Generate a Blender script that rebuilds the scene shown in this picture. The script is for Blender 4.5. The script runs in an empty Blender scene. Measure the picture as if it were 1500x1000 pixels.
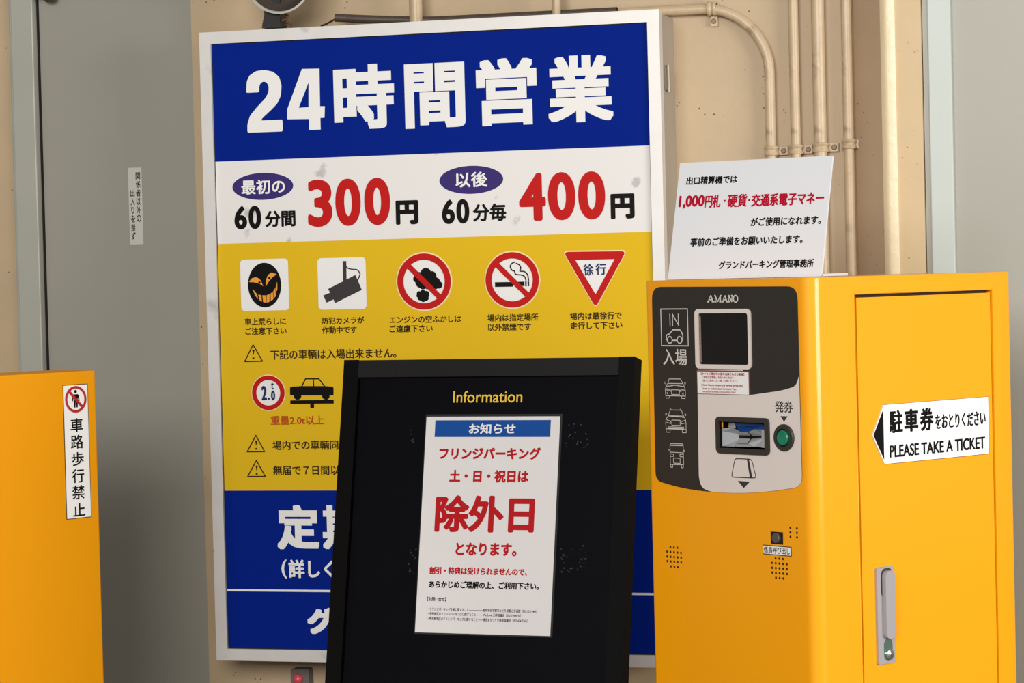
import bpy, bmesh, math, random
from mathutils import Vector, Matrix
from mathutils.geometry import tessellate_polygon
random.seed(7)
PI = math.pi
scene = bpy.context.scene
COL = scene.collection

# ------------------------------------------------------------------ camera
EYE = Vector((0.0, 0.0, 1.36))
FPX, PITCH, ROLL = 3915.0, 0.0269, -0.0249
cp, sp, cr, sr = math.cos(PITCH), math.sin(PITCH), math.cos(ROLL), math.sin(ROLL)
FW = Vector((0, cp, -sp)); UP0 = Vector((0, sp, cp)); RT0 = Vector((1, 0, 0))
RT = RT0 * cr + UP0 * sr
UP = UP0 * cr - RT0 * sr
cam = bpy.data.cameras.new('camera')
cam.sensor_fit = 'HORIZONTAL'; cam.sensor_width = 36.0; cam.lens = FPX / 1500 * 36.0
cam.clip_end = 100
cam_o = bpy.data.objects.new('camera', cam); COL.objects.link(cam_o)
cm = Matrix.Identity(4)
for i in range(3):
    cm[i][0], cm[i][1], cm[i][2], cm[i][3] = RT[i], UP[i], -FW[i], EYE[i]
cam_o.matrix_world = cm
scene.camera = cam_o
def ray(px, py):
    return (FW * FPX + RT * (px - 750) - UP * (py - 500)).normalized()

# ------------------------------------------------------------------ light and exposure
scene.view_settings.view_transform = 'Standard'
scene.view_settings.look = 'None'
scene.view_settings.gamma = 1.0
scene.view_settings.use_curve_mapping = False
scene.view_settings.exposure = 0.0
w = bpy.data.worlds.new('world'); scene.world = w; w.use_nodes = True
bg = w.node_tree.nodes['Background']
bg.inputs[0].default_value = (1.0, 0.96, 0.90, 1); bg.inputs[1].default_value = 0.24
def area(name, loc, target, sx, sy, power, color):
    l = bpy.data.lights.new(name, 'AREA'); l.shape = 'RECTANGLE'; l.size = sx; l.size_y = sy
    l.energy = power; l.color = color
    o = bpy.data.objects.new(name, l); COL.objects.link(o)
    o.location = loc
    o.rotation_euler = (Vector(target) - Vector(loc)).to_track_quat('-Z', 'Y').to_euler()
    return o
area('entrance_daylight', (4.0, 2.3, 1.65), (0.2, 5.7, 1.2), 2.4, 1.7, 165, (1.0, 0.975, 0.94))
area('street_daylight', (-1.4, -2.2, 3.0), (0.2, 5.6, 1.2), 3.6, 2.0, 450, (1.0, 0.97, 0.93))

# ------------------------------------------------------------------ materials
def lin(c):
    out = []
    for v in c:
        v = v / 255.0
        out.append(v / 12.92 if v <= 0.04045 else ((v + 0.055) / 1.055) ** 2.4)
    return (*out, 1.0)
MATS = {}
def mat(name, rgb, rough=0.6, metal=0.0, bump=0.0, bscale=200.0, vary=0.0, vscale=6.0, coat=0.0, spec=0.5, specks=None, stain=None):
    if name in MATS: return MATS[name]
    m = bpy.data.materials.new(name); m.use_nodes = True
    nt = m.node_tree; b = nt.nodes['Principled BSDF']
    b.inputs['Base Color'].default_value = lin(rgb)
    b.inputs['Roughness'].default_value = rough
    b.inputs['Metallic'].default_value = metal
    b.inputs['Coat Weight'].default_value = coat; b.inputs['Coat Roughness'].default_value = 0.16
    b.inputs['Specular IOR Level'].default_value = spec
    tc = nt.nodes.new('ShaderNodeTexCoord')
    col = None
    def mix(fac, a, bb):
        x = nt.nodes.new('ShaderNodeMix'); x.data_type = 'RGBA'
        if isinstance(fac, float): x.inputs[0].default_value = fac
        else: nt.links.new(fac, x.inputs[0])
        for s, v in ((x.inputs[6], a), (x.inputs[7], bb)):
            if isinstance(v, tuple): s.default_value = v
            else: nt.links.new(v, s)
        return x.outputs[2]
    def ramp(src, a, bb):
        r = nt.nodes.new('ShaderNodeValToRGB'); nt.links.new(src, r.inputs[0])
        r.color_ramp.elements[0].position = a; r.color_ramp.elements[1].position = bb
        return r.outputs[0]
    def noise(scale, detail=4, stretch=None):
        n = nt.nodes.new('ShaderNodeTexNoise'); n.inputs['Scale'].default_value = scale; n.inputs['Detail'].default_value = detail
        if stretch:
            mp = nt.nodes.new('ShaderNodeMapping'); mp.inputs['Scale'].default_value = stretch
            nt.links.new(tc.outputs['Object'], mp.inputs[0]); nt.links.new(mp.outputs[0], n.inputs['Vector'])
        else: nt.links.new(tc.outputs['Object'], n.inputs['Vector'])
        return n.outputs[0]
    if vary:
        d = tuple(max(0, c * (1 - vary)) for c in lin(rgb)[:3]) + (1.0,)
        l = tuple(min(1, c * (1 + vary)) for c in lin(rgb)[:3]) + (1.0,)
        col = mix(ramp(noise(vscale), 0.3, 0.7), d, l)
    if specks:
        sc, size, dark = specks
        v = nt.nodes.new('ShaderNodeTexVoronoi'); v.inputs['Scale'].default_value = sc
        nt.links.new(tc.outputs['Object'], v.inputs['Vector'])
        r = nt.nodes.new('ShaderNodeValToRGB'); nt.links.new(v.outputs['Distance'], r.inputs[0])
        r.color_ramp.elements[0].position = size; r.color_ramp.elements[1].position = size * 1.6
        r.color_ramp.elements[0].color = (1, 1, 1, 1); r.color_ramp.elements[1].color = (0, 0, 0, 1)
        gate = ramp(noise(9.0, 2), 0.55, 0.60)
        mul = nt.nodes.new('ShaderNodeMath'); mul.operation = 'MULTIPLY'
        nt.links.new(r.outputs[0], mul.inputs[0]); nt.links.new(gate, mul.inputs[1])
        col = mix(mul.outputs[0], col if col else lin(rgb), lin(dark))
    if stain:
        sc, lo, hi, dark, amount = stain
        f = ramp(noise(sc, 6), lo, hi)
        mul = nt.nodes.new('ShaderNodeMath'); mul.operation = 'MULTIPLY'; nt.links.new(f, mul.inputs[0]); mul.inputs[1].default_value = amount
        col = mix(mul.outputs[0], col if col else lin(rgb), lin(dark))
    if col: nt.links.new(col, b.inputs['Base Color'])
    if bump:
        bp = nt.nodes.new('ShaderNodeBump'); bp.inputs['Strength'].default_value = bump; bp.inputs['Distance'].default_value = 0.002
        nt.links.new(noise(bscale, 3), bp.inputs['Height']); nt.links.new(bp.outputs[0], b.inputs['Normal'])
    MATS[name] = m
    return m

TAN = mat('tan_wall_paint', (188, 165, 132), 0.5, bump=0.25, bscale=45, vary=0.05, vscale=5, specks=(60, 0.09, (70, 52, 36)))
TAND = mat('brown_wall_paint', (190, 164, 134), 0.6, bump=0.2, bscale=60, vary=0.05, specks=(60, 0.08, (90, 66, 46)))
CREAM = mat('cream_gloss_paint', (236, 218, 180), 0.35, bump=0.5, bscale=55, vary=0.04)
CREAMF = mat('cream_wall_paint', (204, 178, 136), 0.5, bump=0.2, bscale=40, vary=0.05, specks=(60, 0.09, (140, 100, 60)))
PIPE = mat('tan_pipe_paint', (196, 174, 142), 0.38, bump=0.35, bscale=70, vary=0.06, vscale=30, stain=(22, 0.60, 0.72, (110, 84, 58), 0.45))
STEELDOOR = mat('grey_door_paint', (154, 152, 141), 0.42, bump=0.06, bscale=120, vary=0.02, vscale=3, specks=(9, 0.02, (120, 116, 104)))
JAMB = mat('grey_jamb_paint', (168, 168, 158), 0.4, vary=0.02)
JAMBW = mat('pale_jamb_paint', (184, 192, 186), 0.4, vary=0.02)
BLACK = mat('black_gap', (8, 7, 6), 0.8)
ALU = mat('brushed_aluminium', (218, 216, 213), 0.42, metal=0.2, bump=0.05, bscale=300, vary=0.03, vscale=18, stain=(9, 0.62, 0.7, (140, 134, 126), 0.5))
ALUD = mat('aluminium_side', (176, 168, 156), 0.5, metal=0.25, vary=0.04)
SBLUE = mat('sign_blue_film', (3, 34, 132), 0.6, spec=0.04)
SYEL = mat('sign_yellow_film', (224, 184, 30), 0.55, spec=0.1)
SWHITE = mat('sign_white_film', (230, 228, 226), 0.5, spec=0.2, stain=(17, 0.64, 0.70, (150, 148, 150), 0.55))
PWHITE = mat('print_white', (236, 236, 234), 0.5, spec=0.1)
PRED = mat('print_red', (190, 26, 24), 0.5, spec=0.1)
PBLACK = mat('print_black', (14, 12, 12), 0.5, spec=0.1)
PBROWN = mat('print_dark_brown', (52, 38, 12), 0.5, spec=0.1)
PRUST = mat('print_rust', (178, 74, 24), 0.5, spec=0.1)
PPURP = mat('print_purple', (58, 46, 112), 0.5, spec=0.1)
PNAVY = mat('print_navy', (24, 44, 100), 0.5, spec=0.1)
PORANGE = mat('print_orange', (236, 158, 58), 0.5, spec=0.1)
PGREY = mat('print_dark_grey', (62, 58, 60), 0.5, spec=0.1)
PCREAM = mat('print_cream', (244, 226, 180), 0.5, spec=0.1)
MYEL = mat('yellow_powder_coat', (247, 164, 0), 0.5, bump=0.14, bscale=420, spec=0.2, coat=0.7)
CYEL = mat('yellow_cabinet_paint', (236, 156, 0), 0.5, bump=0.12, bscale=420, spec=0.2)
MBLACK = mat('black_frame_paint', (5, 5, 6), 0.5, bump=0.1, bscale=200, spec=0.08)
MBLACKLIT = mat('black_frame_lit', (26, 26, 27), 0.5, bump=0.1, bscale=200, spec=0.15)  # same black frame paint, with the light on the top bar put into its colour
NAVYB = mat('navy_board', (5, 6, 12), 0.5, spec=0.06, vary=0.1, vscale=12)
RESID = mat('glue_residue', (34, 36, 41), 0.7)
INFOY = mat('info_yellow', (240, 200, 72), 0.5, spec=0.1)
PAPER = mat('poster_paper', (226, 225, 226), 0.6, spec=0.1, vary=0.01, vscale=20)
SLEEVE = mat('clear_sleeve_edge', (46, 46, 46), 0.2)
POSTB = mat('poster_blue', (20, 78, 158), 0.5, spec=0.1)
POSTR = mat('poster_red', (184, 24, 32), 0.5, spec=0.1)
NOTW = mat('white_board_sheet', (218, 220, 224), 0.5, spec=0.2)
NOTR = mat('notice_crimson', (176, 12, 44), 0.5, spec=0.1)
PANELD = mat('panel_charcoal', (49, 46, 42), 0.35, spec=0.25)
PANELL = mat('panel_pale_grey', (222, 212, 206), 0.35)
PANELP = mat('panel_print_pale', (206, 203, 196), 0.5, spec=0.1)
SCREEN = mat('dark_screen_glass', (14, 10, 8), 0.12)
SLOTF = mat('slot_frame_plastic', (50, 47, 42), 0.45)
SILVER = mat('silver_plastic', (186, 188, 192), 0.32, metal=0.4)
SBLU2 = mat('blue_shutter', (18, 62, 128), 0.3)
GREEN = mat('green_button', (16, 122, 92), 0.3, coat=0.3)
HANDLE = mat('grey_handle_enamel', (160, 155, 159), 0.4, bump=0.08, bscale=300)
LOCKG = mat('lock_chrome_green', (120, 150, 132), 0.2, metal=0.6)
CHROME = mat('chrome', (190, 195, 192), 0.2, metal=0.9)
STICKR = mat('sticker_red', (170, 46, 60), 0.5, spec=0.1)
STICKP = mat('sticker_pink_edge', (120, 70, 70), 0.4)
LAMPD = mat('lamp_dark', (58, 52, 46), 0.5)
LAMPB = mat('lamp_black', (24, 23, 24), 0.5)
LAMPR = mat('lamp_rim', (196, 192, 184), 0.4)
DARKPIPE = mat('dark_conduit', (74, 62, 52), 0.5, bump=0.3, bscale=120, vary=0.15, vscale=60)
RUST = mat('rusty_steel', (92, 62, 40), 0.7)
BOXG = mat('grey_box_plastic', (108, 104, 102), 0.5)
PINK = mat('red_lens', (222, 84, 96), 0.35)
FLOOR = mat('concrete_floor', (82, 78, 72), 0.8, bump=0.3, bscale=30, vary=0.15, vscale=4)

# ------------------------------------------------------------------ helpers
def V3(*a): return Vector(a)
class Face:
    """a flat face of a thing: origin, right, up and outward directions in the thing's own axes"""
    def __init__(self, root_m, O, U, Vv, N):
        self.m = root_m; self.O = Vector(O); self.U = Vector(U); self.V = Vector(Vv); self.N = Vector(N)
        self.inv = root_m.inverted()
    def uv(self, px, py, w=0.0):
        p0 = self.m @ (self.O + self.N * w); n = (self.m.to_3x3() @ self.N).normalized()
        d = ray(px, py); t = (p0 - EYE).dot(n) / d.dot(n)
        L = self.inv @ (EYE + d * t) - self.O
        return (L.dot(self.U), L.dot(self.V))
    def pt(self, u, v, w=0.0): return self.O + self.U * u + self.V * v + self.N * w
    def P(self, px, py, w=0.0):
        u, v = self.uv(px, py, w); return self.pt(u, v, w)
    def sc(self, px, py):
        """metres per photo pixel, along the face's right and up"""
        a = self.uv(px - 10, py); b = self.uv(px + 10, py); c = self.uv(px, py - 10); d = self.uv(px, py + 10)
        return abs(b[0] - a[0]) / 20, abs(c[1] - d[1]) / 20

class MB:
    def __init__(self): self.v = []; self.f = []; self.k = 0; self.fm = []; self.mats = []; self.cm = 0
    def add(self, vs, fs):
        n = len(self.v); self.v += [Vector(x) for x in vs]; self.f += [tuple(i + n for i in q) for q in fs]; self.fm += [self.cm] * len(fs)
    def use(self, material):
        if material not in self.mats: self.mats.append(material)
        self.cm = self.mats.index(material); return self
    def bump(self): self.k += 1; return self.k * 4e-6
    def poly(self, face, uv, w=0.0, holes=()):
        w += self.bump()
        def clean(l): return [p for i, p in enumerate(l) if (Vector(p) - Vector(l[i - 1])).length > 1e-7]
        loops = [[Vector((u, v, 0)) for u, v in clean(list(uv))]] + [[Vector((u, v, 0)) for u, v in h] for h in holes]
        tris = tessellate_polygon(loops); flat = [q for l in loops for q in l]
        out = []
        for t in tris:
            a, b, c = (flat[i] for i in t)
            out.append(t if (b - a).cross(c - a).z > 0 else (t[0], t[2], t[1]))
        self.add([face.pt(q.x, q.y, w) for q in flat], out)
    def slab(self, face, uv, w0, w1, holes=()):
        self.poly(face, uv, w1, holes); self.k -= 1; wt = w1 + (self.k + 1) * 4e-6; self.k += 1
        for l in [list(uv)] + [list(h) for h in holes]:
            n = len(l)
            area2 = sum(l[i][0] * l[(i + 1) % n][1] - l[(i + 1) % n][0] * l[i][1] for i in range(n))
            outer = l == list(uv)
            if (area2 > 0) != outer: l = l[::-1]
            vs = [face.pt(u, v, w0) for u, v in l] + [face.pt(u, v, wt) for u, v in l]
            self.add(vs, [(i, (i + 1) % n, n + (i + 1) % n, n + i) for i in range(n)])
    def stroke(self, face, pts, wd, w=0.0, closed=False, caps=True):
        p = [Vector(q) for q in pts]
        if closed: p = p + [p[0]]
        w += self.bump()
        for a, b in zip(p, p[1:]):
            d = b - a
            if d.length < 1e-9: continue
            d.normalize(); n = Vector((-d.y, d.x)) * wd / 2
            w += 4e-7
            q = [a - n, b - n, b + n, a + n]
            self.add([face.pt(x.x, x.y, w) for x in q], [(0, 1, 2, 3)])
        if caps:
            for a in p:
                w += 4e-7
                self.add([face.pt(a.x + wd / 2 * math.cos(t * PI / 6), a.y + wd / 2 * math.sin(t * PI / 6), w) for t in range(12)], [tuple(range(12))])
    def box(self, lo, hi):
        x0, y0, z0 = lo; x1, y1, z1 = hi
        self.add([(x0, y0, z0), (x1, y0, z0), (x1, y1, z0), (x0, y1, z0), (x0, y0, z1), (x1, y0, z1), (x1, y1, z1), (x0, y1, z1)],
                 [(3, 2, 1, 0), (4, 5, 6, 7), (0, 1, 5, 4), (1, 2, 6, 5), (2, 3, 7, 6), (3, 0, 4, 7)])
    def prism(self, prof, z0, z1, skip=()):
        """prof: counter-clockwise plan outline"""
        n = len(prof)
        self.add([(x, y, z0) for x, y in prof] + [(x, y, z1) for x, y in prof],
                 [(i, (i + 1) % n, n + (i + 1) % n, n + i) for i in range(n) if i not in skip] + [tuple(range(n - 1, -1, -1)), tuple(range(n, 2 * n))])
    def tube(self, path, r, seg=16, cap=True):
        path = [Vector(p) for p in path]; rings = []
        up = Vector((0.0, 1.0, 0.02)).normalized()
        for i, p in enumerate(path):
            t = (path[min(i + 1, len(path) - 1)] - path[max(i - 1, 0)]).normalized()
            a = t.cross(up)
            if a.length < 1e-4: a = t.cross(Vector((1, 0, 0)))
            a.normalize(); b = t.cross(a)
            rr = r[i] if isinstance(r, (list, tuple)) else r
            rings.append([p + a * rr * math.cos(2 * PI * k / seg) + b * rr * math.sin(2 * PI * k / seg) for k in range(seg)])
        vs = [v for q in rings for v in q]; fs = []
        for i in range(len(path) - 1):
            for k in range(seg):
                k2 = (k + 1) % seg
                fs.append((i * seg + k, (i + 1) * seg + k, (i + 1) * seg + k2, i * seg + k2))
        if cap:
            fs.append(tuple(range(seg))); fs.append(tuple((len(path) - 1) * seg + k for k in range(seg - 1, -1, -1)))
        self.add(vs, fs)
    def lathe(self, o, axis, prof, seg=32):
        """prof: (radius, distance along axis)"""
        axis = Vector(axis).normalized(); a = axis.orthogonal().normalized(); b = axis.cross(a); o = Vector(o)
        vs = [o + axis * h + (a * math.cos(2 * PI * k / seg) + b * math.sin(2 * PI * k / seg)) * r for r, h in prof for k in range(seg)]
        fs = []
        for i in range(len(prof) - 1):
            for k in range(seg):
                k2 = (k + 1) % seg; fs.append((i * seg + k, i * seg + k2, (i + 1) * seg + k2, (i + 1) * seg + k))
        self.add(vs, fs)
    def build(self, name, material=None, parent=None, bevel=0.0, smooth=None, weld=False, fix=False):
        me = bpy.data.meshes.new(name); me.from_pydata(self.v, [], self.f)
        if weld or fix:
            bm = bmesh.new(); bm.from_mesh(me)
            if weld: bmesh.ops.remove_doubles(bm, verts=bm.verts, dist=1e-5)
            if fix: bmesh.ops.recalc_face_normals(bm, faces=bm.faces)
            bm.to_mesh(me); bm.free()
        for mt in (self.mats or [material]): me.materials.append(mt)
        if len(self.mats) > 1: me.polygons.foreach_set('material_index', self.fm)
        if smooth:
            me.polygons.foreach_set('use_smooth', [True] * len(me.polygons)); me.set_sharp_from_angle(angle=math.radians(smooth))
        me.update()
        o = bpy.data.objects.new(name, me); COL.objects.link(o)
        if parent: o.parent = parent
        if bevel:
            b = o.modifiers.new('edge', 'BEVEL'); b.width = bevel; b.segments = 2; b.limit_method = 'ANGLE'; b.angle_limit = math.radians(50)
        return o

def root(name, loc, rz, label, cat, group=None):
    o = bpy.data.objects.new(name, None); COL.objects.link(o); o.empty_display_size = 0.05
    o.location = loc; o.rotation_euler = (0, 0, rz)
    o['label'] = label; o['category'] = cat
    if group: o['group'] = group
    m = Matrix.Translation(Vector(loc)) @ Matrix.Rotation(rz, 4, 'Z')
    return o, m
def tag(o, label, cat, group=None):
    o['label'] = label; o['category'] = cat
    if group: o['group'] = group
def struct(o): o['kind'] = 'structure'; return o
def rrect(u0, v0, u1, v1, r, n=6):
    out = []
    for cx, cy, a0 in ((u1 - r, v0 + r, -PI / 2), (u1 - r, v1 - r, 0), (u0 + r, v1 - r, PI / 2), (u0 + r, v0 + r, PI)):
        for k in range(n + 1):
            a = a0 + PI / 2 * k / n; out.append((cx + r * math.cos(a), cy + r * math.sin(a)))
    return out
def circ(cu, cv, r, n=40, ry=None):
    return [(cu + r * math.cos(2 * PI * k / n), cv + (ry or r) * math.sin(2 * PI * k / n)) for k in range(n)]
def roundpoly(pts, r, n=6):
    """polygon with rounded corners"""
    out = []; m = len(pts)
    for i in range(m):
        p = Vector(pts[i]); a = (Vector(pts[i - 1]) - p); b = (Vector(pts[(i + 1) % m]) - p)
        rr = min(r[i] if isinstance(r, (list, tuple)) else r, a.length * .49, b.length * .49)
        A = p + a.normalized() * rr; B = p + b.normalized() * rr
        for k in range(n + 1):
            t = k / n; q = A * (1 - t) ** 2 + p * 2 * t * (1 - t) + B * t ** 2; out.append((q.x, q.y))
    return out
def smoothpath(pts, n=6):
    p = [Vector(q) for q in pts]; out = []
    for i in range(len(p) - 1):
        a, b, c, d = p[max(i - 1, 0)], p[i], p[i + 1], p[min(i + 2, len(p) - 1)]
        for k in range(n):
            t = k / n
            out.append(0.5 * ((2 * b) + (c - a) * t + (2 * a - 5 * b + 4 * c - d) * t * t + (-a + 3 * b - 3 * c + d) * t ** 3))
    out.append(p[-1]); return out

# lettering: outlines of the built-in font laid on a face
_tc = bpy.data.curves.new('lettering_source', 'FONT'); _to = bpy.data.objects.new('lettering_source', _tc); COL.objects.link(_to)
_cache = {}
def glyphs(s, res):
    k = (s, res)
    if k not in _cache:
        _tc.body = s; _tc.resolution_u = res
        dg = bpy.context.evaluated_depsgraph_get(); dg.update()
        me = bpy.data.meshes.new_from_object(_to.evaluated_get(dg))
        vs = [(v.co.x, v.co.y) for v in me.vertices]; fs = [tuple(p.vertices) for p in me.polygons]
        bpy.data.meshes.remove(me); _cache[k] = (vs, fs)
    return _cache[k]
def text(mb, face, s, xl, yl, xr, yr, h, bold=0.0, w=0.0004, res=3, square=False):
    """s set between two photo-measured points (left and right mid-height), ink height h photo pixels; bold in photo pixels"""
    vs, fs = glyphs(s, res)
    x0 = min(v[0] for v in vs); x1 = max(v[0] for v in vs); y0 = min(v[1] for v in vs); y1 = max(v[1] for v in vs)
    a = face.uv(xl, yl); b = face.uv(xr, yr); su, sv = face.sc((xl + xr) / 2, (yl + yr) / 2)
    bu, bv = bold * su, bold * sv
    u0, u1 = a[0] + bu, b[0] - bu
    vc = (a[1] + b[1]) / 2; v0, v1 = vc - h * sv / 2 + bv, vc + h * sv / 2 - bv
    kx = (u1 - u0) / max(x1 - x0, 1e-6); ky = (v1 - v0) / max(y1 - y0, 1e-6)
    sh = [(0, 0)]
    if bold:
        nk = 24 if bold > 1.5 else 12 if bold > 0.7 else 6
        sh += [(math.cos(2 * PI * i / nk), math.sin(2 * PI * i / nk)) for i in range(nk)]
        if square:
            sh = [(0, 0)] + [(x / 4, y / 4) for x in range(-4, 5, 1) for y in (-4, 4)] + [(x / 4, y / 4) for y in range(-3, 4) for x in (-4, 4)]
        if bold > 2: sh += [(.5 * math.cos(2 * PI * i / 10), .5 * math.sin(2 * PI * i / 10)) for i in range(10)]
    for du, dv in sh:
        ww = w + mb.bump()
        mb.add([face.pt(u0 + (x - x0) * kx + du * bu, v0 + (y - y0) * ky + dv * bv, ww) for x, y in vs], fs)

# ------------------------------------------------------------------ the setting: wall, doors, floor
WY = 0.2749
SIGN_TL = Vector((-0.7115, 6.248, 1.36 + 0.5696)); SW, SH, SD = 1.0968, 1.4681, 0.177
wr = Vector((math.cos(WY), -math.sin(WY), 0)); wn = Vector((math.sin(WY), math.cos(WY), 0))
wall_o = SIGN_TL + wn * SD; wall_o.z = 0
WM = Matrix.Translation(wall_o) @ Matrix.Rotation(-WY, 4, 'Z')
WF = Face(WM, (0, 0, 0), (1, 0, 0), (0, 0, 1), (0, -1, 0))      # the wall's face; w grows towards the street
def wa(px, py, w=0.0): return WF.uv(px, py, w)[0]
def wallobj(mb, name, material, **k):
    o = mb.build(name, material, **k); o.matrix_world = WM; return struct(o)
ZT = 3.6
# left jamb and door
a_l = wa(12.5, 0); a_j0 = wa(14, 0, .012); a_j1 = wa(46.5, 0, .012); a_p0 = wa(49, 0, -.02); a_p1 = wa(279, 0)
m = MB(); m.box((-2.6, 0, 0), (a_l, 0.2, ZT)); wallobj(m, 'wall_left', TAN)
m = MB(); m.box((a_j0, -0.012, 0), (a_j1, 0.05, ZT)); m.box((a_l, -0.004, 0), (a_j0, 0.05, ZT))
wallobj(m, 'trim_1', JAMB, bevel=0.003)
m = MB(); m.box((a_p0, 0.02, 0.01), (a_p1 + 0.03, 0.06, ZT)); d1 = wallobj(m, 'door_1', STEELDOOR)
m = MB(); m.box((a_j1, 0.011, 0), (a_j1 + .003, 0.03, ZT)); o = m.build('door_gap', BLACK, d1)
# back wall between the door and the pilaster
a_o0 = wa(1250, 100); a_o1 = wa(1291, 100, .07); a_b1 = wa(1312, 100, .078); a_f1 = wa(1350, 100, .078)
m = MB(); m.box((a_p1, 0, 0), (a_o0 + 0.02, 0.2, ZT)); wallobj(m, 'wall_back', TAN)
# pilaster: slanted flank, glossy rounded corner, flat front
m = MB(); m.prism([(a_o0, 0.0), (a_o1, -0.07), (a_o1 + .004, -0.07), (a_o1 + .004, 0.19), (a_o0, 0.19)], 0, ZT); wallobj(m, 'trim_2', TAND, fix=True)
m = MB(); m.prism([(a_o1 - .001, -0.0695), (a_o1 + .008, -.0795), (a_o1 + 0.016, -.0815), (a_b1, -0.080), (a_b1, 0.1), (a_o1 - .001, 0.1)], 0, ZT); wallobj(m, 'trim_3', CREAM, smooth=35, fix=True)
m = MB(); m.box((a_b1, -0.077, 0), (a_f1, 0.19, ZT)); wallobj(m, 'wall_right', CREAMF)
# right jamb and door
a_k0 = wa(1350.5, 100, .076); a_k1 = wa(1360, 100, .06); a_k2 = wa(1394, 100, .07)
m = MB(); m.box((a_k0 + .001, -0.062, 0), (a_k1, 0.1, ZT)); wallobj(m, 'trim_4', JAMB)
m = MB(); m.box((a_k1, -0.072, 0), (a_k2, 0.1, ZT)); wallobj(m, 'trim_5', JAMBW, bevel=0.003)
m = MB(); m.box((a_k2 - .001, -0.052, 0.01), (a_k2 + 1.1, -0.01, ZT)); d2 = wallobj(m, 'door_2', STEELDOOR)
m = MB(); m.box((-6, -9, -0.1), (8, 9, 0)); fl = struct(m.build('floor', FLOOR))

# ------------------------------------------------------------------ small plate on the left door
p0 = WF.uv(189, 301, -.02)
r, rm = root('door_plate', WM @ WF.pt(p0[0], 0, 0), -WY, 'small grey plate with two columns of black writing on the left grey door', 'sign')
r.location = WM @ WF.pt(*WF.uv(199, 358, -.02), -.02); rm = Matrix.Translation(r.location) @ Matrix.Rotation(-WY, 4, 'Z')
DF = Face(rm, (0, 0, 0), (1, 0, 0), (0, 0, 1), (0, -1, 0))
u0, v1 = DF.uv(187.7, 245.8); u1, _ = DF.uv(207.5, 245.8); _, v0 = DF.uv(200.5, 357.8)
m = MB(); m.slab(DF, [(u0, v0), (u1, v0), (u1, v1), (u0, v1)], 0, 0.0015)
m.build('plate', mat('plate_face', (200, 200, 190), 0.4), r)
m = MB()
for i, ch in enumerate('関係者以外の'):
    x = 202.3 + i * 0.32; y = 257.6 + i * 12.45
    text(m, DF, ch, x - 3.3, y, x + 3.3, y, 10.5, 0.15, w=0.0017)
for i, ch in enumerate('出入りを禁ず'):
    x = 194.4 + i * 0.34; y = 282.9 + i * 12.5
    text(m, DF, ch, x - (2.2 if ch == 'り' else 3.1), y, x + (2.2 if ch == 'り' else 3.1), y, 10.5, 0.15, w=0.0017)
m.build('lettering', PBLACK, r)

# door closer whose underside just shows at the top of the left door
r, rm = root('door_closer', WM @ WF.P(80, 4, -.02), -WY, 'dark door closer just showing above the left grey door', 'door closer')
m = MB(); m.lathe((0, -.025, .006), (0, 0, 1), [(0.0, -.008), (.010, -.007), (.016, 0.0), (.016, .03), (0, .03)], 20)
m.box((-.03, -.035, .012), (.012, 0.0, .05)); m.build('closer_body', mat('closer_bronze', (70, 62, 52), 0.5), r)

# ------------------------------------------------------------------ conduits on the wall
PW = 0.022
GP = 'tan painted conduits on the wall'
def wall_root(name, u, label, cat, group=None):
    o, mm = root(name, WM @ Vector((u, -PW, 0)), -WY, label, cat, group)
    return o, mm
def conduit(x_top, x_ref, y_ref, rad_px, label, zb=0.0):
    u = wa(x_ref, y_ref, PW); rad = rad_px / FPX * 6.25
    r, mm = wall_root('conduit', u, label, 'pipe', GP)
    m = MB(); m.tube([(0, 0, z) for z in (zb, 0.6, 1.2, 1.8, ZT)], rad, 20); m.build('pipe', PIPE, r, smooth=50)
    return r, u, rad
def pipe_clamp_local(parent, v, rad):
    m = MB()
    m.lathe((0, 0, v), (0, 0, 1), [(rad, -.0105), (rad + .004, -.0105), (rad + .005, -.006), (rad + .0022, -.001), (rad + .0022, .002), (rad + .005, .006), (rad + .004, .0105), (rad, .0105)], 24)
    m.box((rad - .003, PW - .010, v - .010), (rad + .0245, PW - .003, v + .010))
    c = m.build('clamp', PIPE, parent, bevel=0.0012, smooth=40)
    m = MB(); m.lathe((rad + .0145, PW - .010, v), (0, -1, 0), [(.0062, 0), (.0062, .002), (.0045, .004), (0, .004)], 14)
    m.build('screw', mat('painted_screw', (140, 116, 88), 0.5), c)
for x, y, rp, cy, lab in ((1163.5, 100, 7.1, 219, 'slim straight vertical tan conduit next to the bent one'),
                      (1199.5, 100, 9.2, 216, 'thickest vertical tan conduit, between two slimmer straight ones'),
                      (1241, 100, 7.3, 211, 'vertical tan conduit nearest the cream pilaster')):
    r, u, rad = conduit(x, x, y, rp, lab)
    pipe_clamp_local(r, WF.uv(x + 2, cy, PW)[1], rad)
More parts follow.
